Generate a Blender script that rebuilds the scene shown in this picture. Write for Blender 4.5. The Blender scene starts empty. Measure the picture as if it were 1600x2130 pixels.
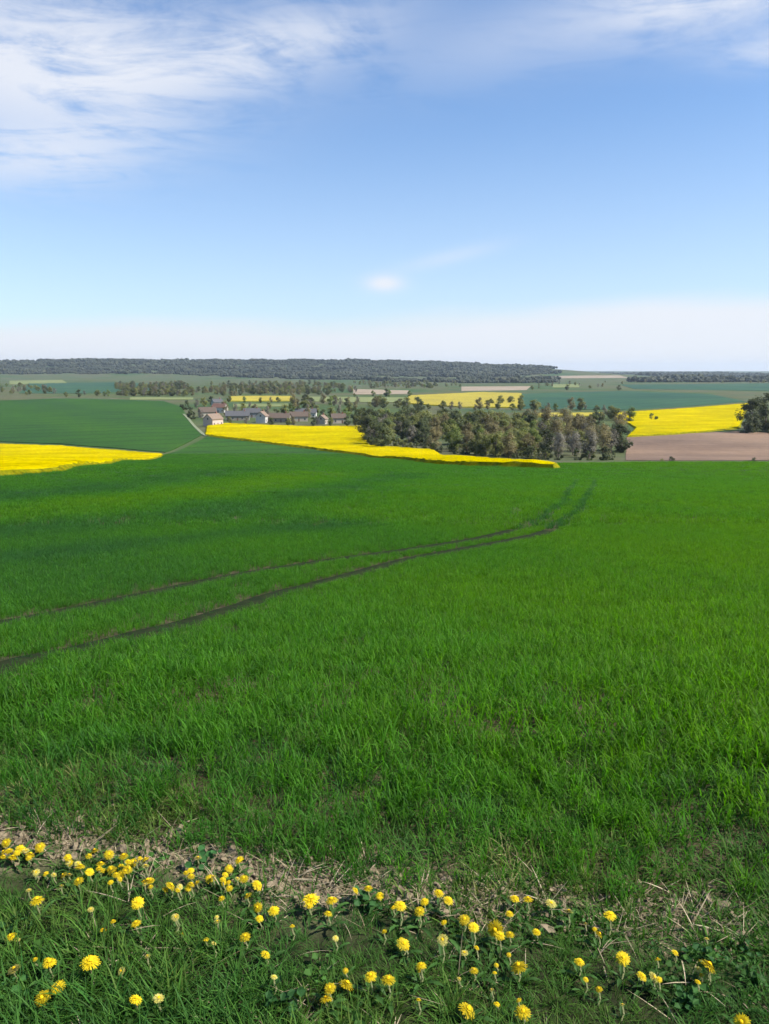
import bpy, bmesh, math, random
import numpy as np
from mathutils import Vector, Matrix
from mathutils.geometry import delaunay_2d_cdt

R = math.radians
random.seed(7)
rng = np.random.default_rng(7)
S = bpy.context.scene
C = S.collection

# ------------------------------------------------------------------ camera
CAM_H = 1.65
PITCH = R(10.4)
FPX = 1600.0                      # focal length in photograph pixels (1600 x 2130)
cam = bpy.data.cameras.new('camera')
cam.sensor_fit = 'VERTICAL'
cam.sensor_height = 24.0
cam.lens = 24.0 * FPX / 2130.0
cam.clip_start = 0.05
cam.clip_end = 80000
camo = bpy.data.objects.new('camera', cam)
C.objects.link(camo)
camo.location = (0, 0, CAM_H)
camo.rotation_euler = (R(90) - PITCH, 0, 0)
S.camera = camo

# ------------------------------------------------------------------ sky, sun, exposure
SUN_EL, SUN_AZ = 48.0, 104.0       # azimuth clockwise from the view direction
world = bpy.data.worlds.new('World')
S.world = world
world.use_nodes = True
def build_world():
    nt = world.node_tree
    N, L = nt.nodes, nt.links
    N.clear()
    def math_(op, a, b=None, clamp=False):
        n = N.new('ShaderNodeMath'); n.operation = op; n.use_clamp = clamp
        for i, v in enumerate((a, b)):
            if v is None: continue
            if isinstance(v, (int, float)): n.inputs[i].default_value = v
            else: L.new(v, n.inputs[i])
        return n.outputs[0]
    def sm(v, a, b):               # smoothstep
        n = N.new('ShaderNodeMapRange'); n.interpolation_type = 'SMOOTHSTEP'
        L.new(v, n.inputs[0]); n.inputs[1].default_value = a; n.inputs[2].default_value = b
        return n.outputs[0]
    tc = N.new('ShaderNodeTexCoord')
    sep = N.new('ShaderNodeSeparateXYZ'); L.new(tc.outputs['Generated'], sep.inputs[0])
    X, Y, Z = sep.outputs
    az = math_('MULTIPLY', math_('ARCTAN2', X, Y), 57.29578)
    el = math_('MULTIPLY', math_('ARCSINE', Z), 57.29578)
    zc = math_('MAXIMUM', Z, 0.03)
    comb = N.new('ShaderNodeCombineXYZ')
    L.new(math_('DIVIDE', X, zc), comb.inputs[0]); L.new(math_('DIVIDE', Y, zc), comb.inputs[1])
    def noise(vec, scale, detail, rough, sx=1, sy=1, rot=0, dist=0.0, off=(0, 0, 0)):
        mp = N.new('ShaderNodeMapping'); mp.inputs['Scale'].default_value = (sx, sy, 1)
        mp.inputs['Rotation'].default_value = (0, 0, R(rot)); mp.inputs['Location'].default_value = off
        L.new(vec, mp.inputs[0])
        n = N.new('ShaderNodeTexNoise'); n.inputs['Scale'].default_value = scale
        n.inputs['Detail'].default_value = detail; n.inputs['Roughness'].default_value = rough
        n.inputs['Distortion'].default_value = dist
        L.new(mp.outputs[0], n.inputs['Vector'])
        return n.outputs['Fac']
    def blob(a0, e0, ra, re, rot):
        c, s = math.cos(R(rot)), math.sin(R(rot))
        da, de = math_('SUBTRACT', az, a0), math_('SUBTRACT', el, e0)
        p = math_('DIVIDE', math_('ADD', math_('MULTIPLY', da, c), math_('MULTIPLY', de, s)), ra)
        q = math_('DIVIDE', math_('SUBTRACT', math_('MULTIPLY', de, c), math_('MULTIPLY', da, s)), re)
        r2 = math_('ADD', math_('MULTIPLY', p, p), math_('MULTIPLY', q, q))
        return math_('POWER', 2.71828, math_('MULTIPLY', r2, -1.0))
    sky = N.new('ShaderNodeTexSky'); sky.sky_type = 'NISHITA'; sky.sun_disc = False
    sky.sun_elevation = R(SUN_EL); sky.sun_rotation = R(SUN_AZ)
    sky.air_density = 1.0; sky.dust_density = 0.6; sky.ozone_density = 2.2; sky.altitude = 100
    # cirrus layer on a plane overhead, streaked by the wind
    st = noise(comb.outputs[0], 1.25, 8, 0.66, 1.0, 0.62, 18, 0.7)
    fine = noise(comb.outputs[0], 4.2, 6, 0.65, 0.55, 1.0, 12, 1.0)
    streak = math_('ADD', math_('MULTIPLY', st, 0.6), math_('MULTIPLY', fine, 0.4))
    m = None
    for b, w in ((blob(-22, 18.6, 11.5, 4.6, 6), 1.15), (blob(-7, 20.8, 8.5, 2.0, 14), 0.75),
                 (blob(-23, 13.2, 7, 1.6, 10), 0.55), (blob(22, 22.4, 8, 2.2, 4), 1.15),
                 (blob(8, 20.8, 9, 2.2, 8), 0.34), (blob(26, 18.8, 4, .9, 0), 0.75),
                 (blob(-44, 18, 10, 8, 0), 0.8), (blob(46, 24, 12, 7, 0), 0.8)):
        t = math_('MULTIPLY', b, w)
        m = t if m is None else math_('ADD', m, t)
    bank = math_('MULTIPLY', m, sm(streak, 0.31, 0.55))
    big = noise(comb.outputs[0], 0.35, 4, 0.5, 1, 0.6, 24, 0.3, (3.1, 1.7, 0))
    wide = math_('MULTIPLY', sm(big, 0.55, 0.72), math_('MULTIPLY', sm(el, 26, 36), sm(streak, 0.4, 0.7)))
    puff = math_('MULTIPLY', math_('ADD', blob(0.0, 6.15, 1.3, .55, 0), math_('MULTIPLY', blob(4.6, 7.9, 3.6, .5, 12), .3)), 0.95)
    # low veil over the horizon all the way round, its upper edge uneven
    vn = N.new('ShaderNodeCombineXYZ'); L.new(X, vn.inputs[0]); L.new(Y, vn.inputs[1]); L.new(math_('MULTIPLY', Z, 5.0), vn.inputs[2])
    vz = noise(vn.outputs[0], 2.6, 4, 0.5)
    edge = math_('ADD', math_('MULTIPLY', vz, 3.2), math_('MULTIPLY', sm(az, -30, 30), 2.2))
    veil = math_('SUBTRACT', 1.0, sm(math_('SUBTRACT', el, edge), 0.0, 2.0))
    veil = math_('MULTIPLY', veil, 0.9)
    thin = math_('MULTIPLY', math_('SUBTRACT', 1.0, sm(el, 0.0, 21.0)), 0.36)   # milky air low down
    alpha = math_('ADD', math_('MULTIPLY', bank, .80), math_('ADD', math_('MULTIPLY', wide, .7), puff))
    alpha = math_('MINIMUM', alpha, 0.88)
    inv = math_('MULTIPLY', math_('SUBTRACT', 1.0, alpha), math_('MULTIPLY', math_('SUBTRACT', 1.0, veil), math_('SUBTRACT', 1.0, thin)))
    alpha = math_('SUBTRACT', 1.0, inv, True)
    gain = N.new('ShaderNodeMix'); gain.data_type = 'RGBA'; gain.blend_type = 'MULTIPLY'
    gain.inputs[0].default_value = 1.0
    L.new(sky.outputs[0], gain.inputs[6]); gain.inputs[7].default_value = (0.75, 0.92, 1.08, 1)
    mix = N.new('ShaderNodeMix'); mix.data_type = 'RGBA'
    L.new(alpha, mix.inputs[0]); L.new(gain.outputs[2], mix.inputs[6])
    mix.inputs[7].default_value = (5.15, 5.3, 5.7, 1)
    bg = N.new('ShaderNodeBackground'); bg.inputs['Strength'].default_value = 0.1
    L.new(mix.outputs[2], bg.inputs['Color'])
    out = N.new('ShaderNodeOutputWorld'); L.new(bg.outputs[0], out.inputs[0])
build_world()
sl = bpy.data.lights.new('sun', 'SUN')
sl.energy = 5.0; sl.angle = R(0.5); sl.color = (1.0, 0.95, 0.86)
so = bpy.data.objects.new('sun', sl); C.objects.link(so)
sd = Vector((math.sin(R(SUN_AZ)) * math.cos(R(SUN_EL)), math.cos(R(SUN_AZ)) * math.cos(R(SUN_EL)), math.sin(R(SUN_EL))))
so.rotation_euler = sd.to_track_quat('Z', 'Y').to_euler()
so.location = sd * 60
S.view_settings.view_transform = 'Standard'
S.view_settings.look = 'None'
S.view_settings.gamma = 1
S.view_settings.use_curve_mapping = False
S.view_settings.exposure = 0.78
S.cycles.max_bounces = 4
S.cycles.adaptive_threshold = 0.03
S.cycles.diffuse_bounces = 3
S.cycles.glossy_bounces = 1
S.cycles.transmission_bounces = 2
S.cycles.transparent_max_bounces = 6
S.cycles.volume_bounces = 0

# ------------------------------------------------------------------ terrain
def pchip(xs, ys):
    xs, ys = np.asarray(xs, float), np.asarray(ys, float)
    h = np.diff(xs); d = np.diff(ys) / h
    m = np.zeros_like(ys); m[0], m[-1] = d[0], d[-1]
    for i in range(1, len(xs) - 1):
        if d[i - 1] * d[i] > 0:
            w1, w2 = 2 * h[i] + h[i - 1], h[i] + 2 * h[i - 1]
            m[i] = (w1 + w2) / (w1 / d[i - 1] + w2 / d[i])
    def f(x):
        x = np.clip(x, xs[0], xs[-1])
        i = np.clip(np.searchsorted(xs, x) - 1, 0, len(xs) - 2)
        t = (x - xs[i]) / h[i]
        return ((2 * t**3 - 3 * t**2 + 1) * ys[i] + (t**3 - 2 * t**2 + t) * h[i] * m[i]
                + (-2 * t**3 + 3 * t**2) * ys[i + 1] + (t**3 - t**2) * h[i] * m[i + 1])
    return f
PROF = pchip([-15000, -400, -40, -6, 0, 2.5, 4, 7, 10, 14, 20, 35, 60, 120, 180, 240, 290, 340, 450, 900, 2000, 3500, 6000, 15000],
             [6, 4, .4, .05, 0, -.05, -.25, -.9, -1.5, -2.1, -2.85, -4.55, -7.2, -13.4, -19.5, -25.8, -30, -31.6, -32, -32, -31, -31, -26, -4])
RIDGE = pchip([-16000, -9000, -4500, -2700, -2250, -1800, -300, 0, 450, 900, 1150, 1500, 5000, 16000],
              [30, 50, 44, 52, 78, 84, 84, 76, 62, 40, 16, 0, 0, 6])
def terrain(x, y):
    x, y = np.asarray(x, float), np.asarray(y, float)
    z = PROF(y)
    yy = np.where(y < 4700, (y - 4700) / 1000, (y - 4700) / 2600)
    z = z + RIDGE(x + 120 * np.sin(y / 900)) * np.exp(-yy**2)
    far = np.clip((np.hypot(x, y) - 500) / 2500, 0, 1)
    z = z + far * (2.5 * np.sin(x / 410 + 1.3 + y / 900) + 2.0 * np.sin(y / 520 + x / 700))
    mid = np.clip((y - 12) / 80, 0, 1) * np.clip((330 - y) / 120, 0, 1)
    z = z + mid * (0.28 * np.sin(x / 23 + y / 31) + 0.22 * np.sin(y / 17 - x / 40 + 1.0))
    near = np.clip((12 - np.hypot(x, y)) / 6, 0, 1)
    z = z + near * (0.018 * np.sin(x * 2.3 + y * 1.1) + 0.014 * np.sin(y * 3.7 - x * 1.9) + 0.008 * np.sin(x * 6.1 + 2 * np.sin(y * 4.3)))
    return z
def T(x, y): return float(terrain(x, y))

cp, sp = math.cos(PITCH), math.sin(PITCH)
def ray(px, py):
    a, b = (px - 800) / FPX, (1065 - py) / FPX
    return Vector((a, cp + b * sp, -sp + b * cp))
STEPS = np.exp(np.linspace(math.log(0.8), math.log(14500), 5000))
def cast(px, py, h=0.0):
    d = ray(px, py)
    def gap(t): return CAM_H + d.z * t - (terrain(d.x * t, d.y * t) + h)
    g = gap(STEPS)
    i = int(np.argmax(g < 0)) if (g < 0).any() else len(STEPS) - 1
    lo, hi = STEPS[max(i - 1, 0)], STEPS[i]
    for _ in range(30):
        m = (lo + hi) / 2
        if gap(m) < 0: hi = m
        else: lo = m
    return Vector((d.x * lo, d.y * lo, CAM_H + d.z * lo))
def inside(px, py, poly):
    px, py = np.asarray(px, float), np.asarray(py, float)
    r = np.zeros(px.shape, bool)
    n = len(poly); j = n - 1
    for i in range(n):
        xi, yi = poly[i][0], poly[i][1]; xj, yj = poly[j][0], poly[j][1]
        c = ((yi > py) != (yj > py)) & (px < (xj - xi) * (py - yi) / (yj - yi + 1e-12) + xi)
        r ^= c; j = i
    return r
def dist_line(px, py, line):
    best = np.full(np.shape(px), 1e9)
    for (ax, ay), (bx, by) in zip(line[:-1], line[1:]):
        dx, dy = bx - ax, by - ay
        t = np.clip(((px - ax) * dx + (py - ay) * dy) / (dx * dx + dy * dy + 1e-12), 0, 1)
        best = np.minimum(best, np.hypot(px - ax - t * dx, py - ay - t * dy))
    return best

# ------------------------------------------------------------------ materials
def mat_nodes(name):
    m = bpy.data.materials.new(name); m.use_nodes = True
    nt = m.node_tree; nt.nodes.clear()
    return m, nt.nodes, nt.links
def noise_node(N, L, scale, detail=4, rough=0.55, coord='Object', stretch=None):
    tc = N.new('ShaderNodeTexCoord')
    n = N.new('ShaderNodeTexNoise'); n.inputs['Scale'].default_value = scale
    n.inputs['Detail'].default_value = detail; n.inputs['Roughness'].default_value = rough
    src = tc.outputs[coord]
    if stretch:
        mp = N.new('ShaderNodeMapping'); mp.inputs['Scale'].default_value = stretch
        L.new(src, mp.inputs[0]); src = mp.outputs[0]
    L.new(src, n.inputs['Vector'])
    return n.outputs['Fac']
def ramp(N, L, fac, stops):
    r = N.new('ShaderNodeValToRGB'); e = r.color_ramp.elements
    while len(e) < len(stops): e.new(0.5)
    for k, (p, c) in enumerate(stops):
        e[k].position = p; e[k].color = (*c, 1)
    L.new(fac, r.inputs[0]); return r.outputs[0]
def mixc(N, L, fac, a, b, blend='MIX'):
    n = N.new('ShaderNodeMix'); n.data_type = 'RGBA'; n.blend_type = blend
    for sock, v in ((n.inputs[0], fac), (n.inputs[6], a), (n.inputs[7], b)):
        if isinstance(v, (int, float)): sock.default_value = v
        elif isinstance(v, tuple): sock.default_value = (*v, 1)
        else: L.new(v, sock)
    return n.outputs[2]
def surf(N, L, col, rough=0.9, spec=0.2, bump=None, bstr=0.3, bdist=0.05):
    p = N.new('ShaderNodeBsdfPrincipled'); p.inputs['Roughness'].default_value = rough
    p.inputs['Specular IOR Level'].default_value = spec
    if isinstance(col, tuple): p.inputs['Base Color'].default_value = (*col, 1)
    else: L.new(col, p.inputs['Base Color'])
    if bump is not None:
        b = N.new('ShaderNodeBump'); b.inputs['Strength'].default_value = bstr; b.inputs['Distance'].default_value = bdist
        L.new(bump, b.inputs['Height']); L.new(b.outputs[0], p.inputs['Normal'])
    return p.outputs[0]
def out(N, L, s):
    o = N.new('ShaderNodeOutputMaterial'); L.new(s, o.inputs[0])
def simple(name, a, b, scale=3.0, rough=0.9, spec=0.2, bstr=0.3, bdist=0.03, detail=5, stretch=None):
    m, N, L = mat_nodes(name)
    f = noise_node(N, L, scale, detail, 0.6, 'Object', stretch)
    out(N, L, surf(N, L, ramp(N, L, f, [(0.3, a), (0.7, b)]), rough, spec, f, bstr, bdist))
    return m
def attr(N, name, kind='GEOMETRY'):
    a = N.new('ShaderNodeAttribute'); a.attribute_name = name; a.attribute_type = kind
    return a
def blade_mat(name, cols, trans=0.4, rough=0.6, spec=0.14, tint=None):
    """thin leaf tissue: diffuse + translucent; per-plant tone from the instance attribute 'tone' (0..1) and a random shade"""
    m, N, L = mat_nodes(name)
    t = attr(N, 'tone', 'INSTANCER')
    base = ramp(N, L, t.outputs['Fac'], cols)
    oi = N.new('ShaderNodeObjectInfo')
    v = N.new('ShaderNodeMapRange'); L.new(oi.outputs['Random'], v.inputs[0]); v.inputs[3].default_value = 0.75; v.inputs[4].default_value = 1.25
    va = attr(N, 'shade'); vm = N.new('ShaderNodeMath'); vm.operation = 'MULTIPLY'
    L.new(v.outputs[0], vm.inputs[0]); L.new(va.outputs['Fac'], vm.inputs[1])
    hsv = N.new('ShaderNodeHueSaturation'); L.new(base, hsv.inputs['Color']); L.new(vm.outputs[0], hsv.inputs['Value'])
    col = hsv.outputs[0]
    p = surf(N, L, col, rough, spec)
    tr = N.new('ShaderNodeBsdfTranslucent')
    tc = mixc(N, L, 1.0, col, tint or (1.1, 1.35, 0.35), 'MULTIPLY'); L.new(tc, tr.inputs[0])
    ms = N.new('ShaderNodeMixShader'); ms.inputs[0].default_value = trans
    L.new(p, ms.inputs[1]); L.new(tr.outputs[0], ms.inputs[2])
    out(N, L, ms.outputs[0]); return m
def leaf_mat(name, a, b, trans=0.3, scale=0.5):
    m, N, L = mat_nodes(name)
    f = noise_node(N, L, scale, 3)
    oi = N.new('ShaderNodeObjectInfo')
    v = N.new('ShaderNodeMapRange'); L.new(oi.outputs['Random'], v.inputs[0]); v.inputs[3].default_value = 0.7; v.inputs[4].default_value = 1.3
    hsv = N.new('ShaderNodeHueSaturation'); L.new(ramp(N, L, f, [(0.3, a), (0.7, b)]), hsv.inputs['Color']); L.new(v.outputs[0], hsv.inputs['Value'])
    p = surf(N, L, hsv.outputs[0], 0.6, 0.2)
    tr = N.new('ShaderNodeBsdfTranslucent'); L.new(hsv.outputs[0], tr.inputs[0])
    ms = N.new('ShaderNodeMixShader'); ms.inputs[0].default_value = trans
    L.new(p, ms.inputs[1]); L.new(tr.outputs[0], ms.inputs[2])
    out(N, L, ms.outputs[0]); return m

def ground_mat():
    m, N, L = mat_nodes('ground')
    soil_n = noise_node(N, L, 9.0, 8, 0.65)
    soil = ramp(N, L, soil_n, [(0.28, (0.032, 0.025, 0.014)), (0.55, (0.078, 0.06, 0.036)), (0.78, (0.15, 0.118, 0.075))])
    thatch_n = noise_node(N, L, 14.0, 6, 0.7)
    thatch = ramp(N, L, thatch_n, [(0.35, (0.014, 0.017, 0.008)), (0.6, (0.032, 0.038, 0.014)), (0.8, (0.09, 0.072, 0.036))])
    mead_n = noise_node(N, L, 0.0042, 3, 0.5)
    mead = ramp(N, L, mead_n, [(0.36, (0.045, 0.085, 0.03)), (0.46, (0.07, 0.095, 0.035)), (0.54, (0.095, 0.095, 0.05)), (0.62, (0.055, 0.09, 0.04)), (0.72, (0.105, 0.10, 0.055))])
    fine = noise_node(N, L, 0.06, 6, 0.65)
    mead = mixc(N, L, 0.5, mead, ramp(N, L, fine, [(0.3, (0.45, 0.5, 0.4)), (0.7, (1.15, 1.1, 1.0))]), 'MULTIPLY')
    a = attr(N, 'verge'); b = attr(N, 'soil')
    c = mixc(N, L, b.outputs['Fac'], mead, soil)
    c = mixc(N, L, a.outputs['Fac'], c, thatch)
    st = attr(N, 'strip'); c = mixc(N, L, st.outputs['Fac'], c, ramp(N, L, soil_n, [(0.3, (0.13, 0.10, 0.062)), (0.7, (0.30, 0.24, 0.155))]))
    out(N, L, surf(N, L, c, 0.95, 0.1, soil_n, 0.9, 0.03))
    return m
def crop_mat(name, stops, scale, fine_scale, bdist, bstr=0.6, tone=True, fine=(0.6, 1.25), spec=0.1, rows=None):
    m, N, L = mat_nodes(name)
    f = noise_node(N, L, scale, 4, 0.55)
    if tone:
        t = attr(N, 'tone'); s = N.new('ShaderNodeMath'); s.operation = 'ADD'; s.use_clamp = True
        sc = N.new('ShaderNodeMath'); sc.operation = 'MULTIPLY_ADD'; L.new(f, sc.inputs[0]); sc.inputs[1].default_value = 0.35; sc.inputs[2].default_value = -0.175
        L.new(sc.outputs[0], s.inputs[0]); L.new(t.outputs['Fac'], s.inputs[1]); f = s.outputs[0]
    g = noise_node(N, L, fine_scale, 5, 0.7)
    c = ramp(N, L, f, stops)
    c = mixc(N, L, 1.0, c, ramp(N, L, g, [(0.3, (fine[0],) * 3), (0.7, (fine[1],) * 3)]), 'MULTIPLY')
    if rows:
        tc = N.new('ShaderNodeTexCoord'); mp = N.new('ShaderNodeMapping'); mp.inputs['Rotation'].default_value = (0, 0, R(rows[1])); L.new(tc.outputs['Object'], mp.inputs[0])
        w = N.new('ShaderNodeTexWave'); w.inputs['Scale'].default_value = 0.314 / rows[0]; w.inputs['Distortion'].default_value = 0.8; w.inputs['Detail'].default_value = 2; w.inputs['Detail Scale'].default_value = .4
        L.new(mp.outputs[0], w.inputs['Vector'])
        c = mixc(N, L, 1.0, c, ramp(N, L, w.outputs['Fac'], [(0.0, (rows[2],) * 3), (0.10, (1, 1, 1)), (1.0, (1.06, 1.06, 1.04))]), 'MULTIPLY')
        pt = noise_node(N, L, scale * .5, 5, .6)
        c = mixc(N, L, 1.0, c, ramp(N, L, pt, [(0.35, (.82, .86, .9)), (0.65, (1.12, 1.08, 1.0))]), 'MULTIPLY')
    out(N, L, surf(N, L, c, 0.85, spec, g, bstr, bdist))
    return m
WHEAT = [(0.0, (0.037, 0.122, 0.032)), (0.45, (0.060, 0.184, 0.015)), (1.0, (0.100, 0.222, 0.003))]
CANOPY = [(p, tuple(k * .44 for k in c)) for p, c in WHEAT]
M = dict(
    ground=ground_mat(),
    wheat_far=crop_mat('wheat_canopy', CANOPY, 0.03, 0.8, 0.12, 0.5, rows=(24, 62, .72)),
    rape=crop_mat('rapeseed_flower', [(0.3, (0.385, 0.30, 0.0)), (0.7, (0.46, 0.375, 0.0))], 0.05, 0.9, 0.25, 0.5, False, (0.62, 1.16), 0.0, (24, 75, .88)),
    rape_pale=crop_mat('rapeseed_pale', [(0.3, (0.28, 0.23, 0.035)), (0.7, (0.38, 0.31, 0.035))], 0.02, 0.25, 0.25, 0.4, False, (0.75, 1.1)),
    young=crop_mat('young_crop_pale', [(0.3, (0.125, 0.155, 0.055)), (0.7, (0.185, 0.20, 0.08))], 0.02, 0.25, 0.1, 0.3, False, (0.85, 1.1)),
    chalk=crop_mat('chalky_bare_field', [(0.3, (0.23, 0.18, 0.125)), (0.7, (0.31, 0.25, 0.18))], 0.02, 0.2, 0.1, 0.3, False, (0.85, 1.1)),
    plough=crop_mat('ploughed_soil', [(0.3, (0.145, 0.094, 0.066)), (0.7, (0.20, 0.138, 0.10))], 0.02, 0.35, 0.15, 0.6, False, (0.8, 1.15), 0.1, (9, 82, .86)),
    teal=crop_mat('blue_green_cereal', [(0.3, (0.024, 0.07, 0.042)), (0.7, (0.036, 0.085, 0.042))], 0.01, 0.2, 0.1, 0.3, False, (0.85, 1.1), 0.1, (28, 40, .8)),
    stalk=crop_mat('rapeseed_stalk', [(0.3, (0.11, 0.12, 0.006)), (0.7, (0.26, 0.225, 0.004))], 0.5, 1.4, 0.2, 0.6, False, (0.5, 1.25), 0.0),
    track=simple('chalk_track', (0.13, 0.16, 0.085), (0.22, 0.225, 0.14), 0.8),
    bark=simple('bark', (0.06, 0.05, 0.04), (0.14, 0.12, 0.10), 6, 0.95, 0.1, 0.6, 0.05, 5, (1, 1, 0.25)),
    olive=leaf_mat('leaf_olive', (0.15, 0.165, 0.045), (0.25, 0.255, 0.08), .5),
    buff=leaf_mat('leaf_budding_brown', (0.16, 0.14, 0.062), (0.255, 0.215, 0.10), .5),
    fresh=leaf_mat('leaf_fresh_green', (0.12, 0.165, 0.032), (0.19, 0.235, 0.06), .5),
    dark=leaf_mat('leaf_dark', (0.065, 0.085, 0.033), (0.12, 0.138, 0.055), .45),
    grey=leaf_mat('leaf_grey_bare', (0.14, 0.13, 0.10), (0.22, 0.2, 0.15), .4),
    forest=leaf_mat('far_wood', (0.024, 0.034, 0.017), (0.062, 0.064, 0.032), 0.2, 0.006),
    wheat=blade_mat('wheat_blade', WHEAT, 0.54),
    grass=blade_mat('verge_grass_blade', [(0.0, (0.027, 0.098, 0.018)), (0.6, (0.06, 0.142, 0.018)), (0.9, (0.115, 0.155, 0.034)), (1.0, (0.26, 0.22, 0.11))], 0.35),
    weed=blade_mat('weed_leaf', [(0.0, (0.028, 0.09, 0.026)), (1.0, (0.06, 0.14, 0.026))], 0.3),
    straw=blade_mat('dry_straw', [(0.0, (0.20, 0.15, 0.09)), (1.0, (0.40, 0.33, 0.22))], 0.1),
    clod=simple('soil_clod', (0.10, 0.077, 0.047), (0.27, 0.215, 0.14), 30, 0.95, 0.1, 0.8, 0.01),
    petal=leaf_mat('dandelion_petal', (0.56, 0.40, 0.004), (0.70, 0.55, 0.02), 0.3, 60),
    petal_pale=leaf_mat('dandelion_petal_pale', (0.50, 0.43, 0.07), (0.62, 0.56, 0.18), 0.3, 60),
    core=simple('dandelion_centre', (0.72, 0.40, 0.004), (0.85, 0.55, 0.01), 300, 0.7, 0.1, 0.8, 0.004),
    stem=simple('dandelion_stem', (0.10, 0.16, 0.05), (0.20, 0.17, 0.09), 20, 0.5),
    rosette=leaf_mat('dandelion_leaf', (0.03, 0.085, 0.016), (0.055, 0.125, 0.025), 0.3, 15),
    glass=simple('window_glass', (0.03, 0.035, 0.04), (0.06, 0.065, 0.075), 1, 0.12, 0.6, 0.0),
    door=simple('painted_door', (0.10, 0.06, 0.04), (0.15, 0.09, 0.06), 3, 0.6),
    brick=simple('chimney_brick', (0.22, 0.10, 0.07), (0.32, 0.16, 0.11), 6, 0.9),
    steel=simple('white_steel', (0.72, 0.73, 0.74), (0.8, 0.8, 0.8), 0.1, 0.4, 0.4, 0.0),
)

def ordinal(n): return '%d%s' % (n, 'th' if 10 <= n % 100 <= 20 else {1: 'st', 2: 'nd', 3: 'rd'}.get(n % 10, 'th'))
# ------------------------------------------------------------------ mesh helpers
def mesh(name, v, f, mats, attrs=None, smooth=False, midx=None):
    me = bpy.data.meshes.new(name)
    me.from_pydata(v if isinstance(v, list) else [tuple(p) for p in v], [], f if isinstance(f, list) else [tuple(int(i) for i in q) for q in f])
    for m in (mats if isinstance(mats, (list, tuple)) else [mats]): me.materials.append(m)
    for k, a in (attrs or {}).items():
        at = me.attributes.new(k, 'FLOAT', 'POINT'); at.data.foreach_set('value', np.asarray(a, dtype=np.float32))
    if midx is not None: me.polygons.foreach_set('material_index', midx)
    if smooth: me.polygons.foreach_set('use_smooth', [True] * len(me.polygons))
    me.update(); return me
def ob(name, data, parent=None, loc=None, rot=None, scale=None):
    o = bpy.data.objects.new(name, data); C.objects.link(o)
    if parent is not None: o.parent = parent
    if loc is not None: o.location = loc
    if rot is not None: o.rotation_euler = rot
    if scale is not None: o.scale = scale if hasattr(scale, '__len__') else (scale,) * 3
    return o
def tag(o, label, cat=None, group=None, kind=None):
    o['label'] = label
    if cat: o['category'] = cat
    if group: o['group'] = group
    if kind: o['kind'] = kind
    return o

def instancer(name, pts, rots, scls, tones, idx, protos, label, cat, group=None):
    """one 'stuff' object whose node tree sets a tuft mesh on every point"""
    me = bpy.data.meshes.new(name); n = len(pts)
    me.vertices.add(n); me.vertices.foreach_set('co', np.asarray(pts, np.float32).ravel())
    for k, a, ty, fld in (('rot', rots, 'FLOAT_VECTOR', 'vector'), ('scl', scls, 'FLOAT', 'value'), ('tone', tones, 'FLOAT', 'value')):
        at = me.attributes.new(k, ty, 'POINT'); at.data.foreach_set(fld, np.asarray(a, np.float32).ravel())
    at = me.attributes.new('pick', 'INT', 'POINT'); at.data.foreach_set('value', np.asarray(idx, np.int32))
    for m in protos[0].data.materials: me.materials.append(m)
    o = ob(name, me); tag(o, label, cat, group, 'stuff')
    ng = bpy.data.node_groups.new(name, 'GeometryNodeTree')
    ng.interface.new_socket('Geometry', in_out='INPUT', socket_type='NodeSocketGeometry')
    ng.interface.new_socket('Geometry', in_out='OUTPUT', socket_type='NodeSocketGeometry')
    N, L = ng.nodes, ng.links
    gi, go = N.new('NodeGroupInput'), N.new('NodeGroupOutput')
    iop = N.new('GeometryNodeInstanceOnPoints'); jn = N.new('GeometryNodeJoinGeometry')
    for p in protos:
        oi = N.new('GeometryNodeObjectInfo'); oi.inputs['Object'].default_value = p; oi.inputs['As Instance'].default_value = False
        gt = N.new('GeometryNodeGeometryToInstance'); L.new(oi.outputs['Geometry'], gt.inputs[0]); L.new(gt.outputs[0], jn.inputs[0])
    def named(k, ty):
        a = N.new('GeometryNodeInputNamedAttribute'); a.data_type = ty; a.inputs['Name'].default_value = k
        return a.outputs['Attribute']
    L.new(gi.outputs[0], iop.inputs['Points']); L.new(jn.outputs[0], iop.inputs['Instance'])
    iop.inputs['Pick Instance'].default_value = True
    L.new(named('pick', 'INT'), iop.inputs['Instance Index'])
    L.new(named('rot', 'FLOAT_VECTOR'), iop.inputs['Rotation'])
    L.new(named('scl', 'FLOAT'), iop.inputs['Scale'])
    L.new(iop.outputs[0], go.inputs[0])
    md = o.modifiers.new('scatter', 'NODES'); md.node_group = ng
    return o
def proto(name, me):
    return bpy.data.objects.new(name, me)      # never linked: only a source of geometry

# ------------------------------------------------------------------ where the wheat stands
EDGE = [cast(x, y) for x, y in ((-500, 1690), (0, 1738), (150, 1752), (300, 1772), (450, 1795), (600, 1822), (750, 1842), (900, 1857), (1050, 1870), (1200, 1884), (1400, 1908), (1600, 1935), (2100, 1985))]
EX, EY = np.array([p.x for p in EDGE]), np.array([p.y for p in EDGE])
def edge_y(x): return np.interp(x, EX, EY)
FARLIM = [(2300, 963), (1700, 963), (1300, 963), (1150, 965), (980, 962), (760, 949), (640, 934), (520, 919), (432, 908), (345, 946), (250, 956), (120, 969), (0, 977), (-300, 992), (-700, 1010)]
FARW = [tuple(cast(x, y)[:2]) for x, y in FARLIM]
FARW[0] = (FARW[1][0] + 60, FARW[1][1]); 
WPOLY = [(p.x, p.y) for p in EDGE] + [(60, 20)] + FARW + [(-60, 20)]
def track(pxs, h=0.10): return [tuple(cast(x, y, h)[:2]) for x, y in pxs]
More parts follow.
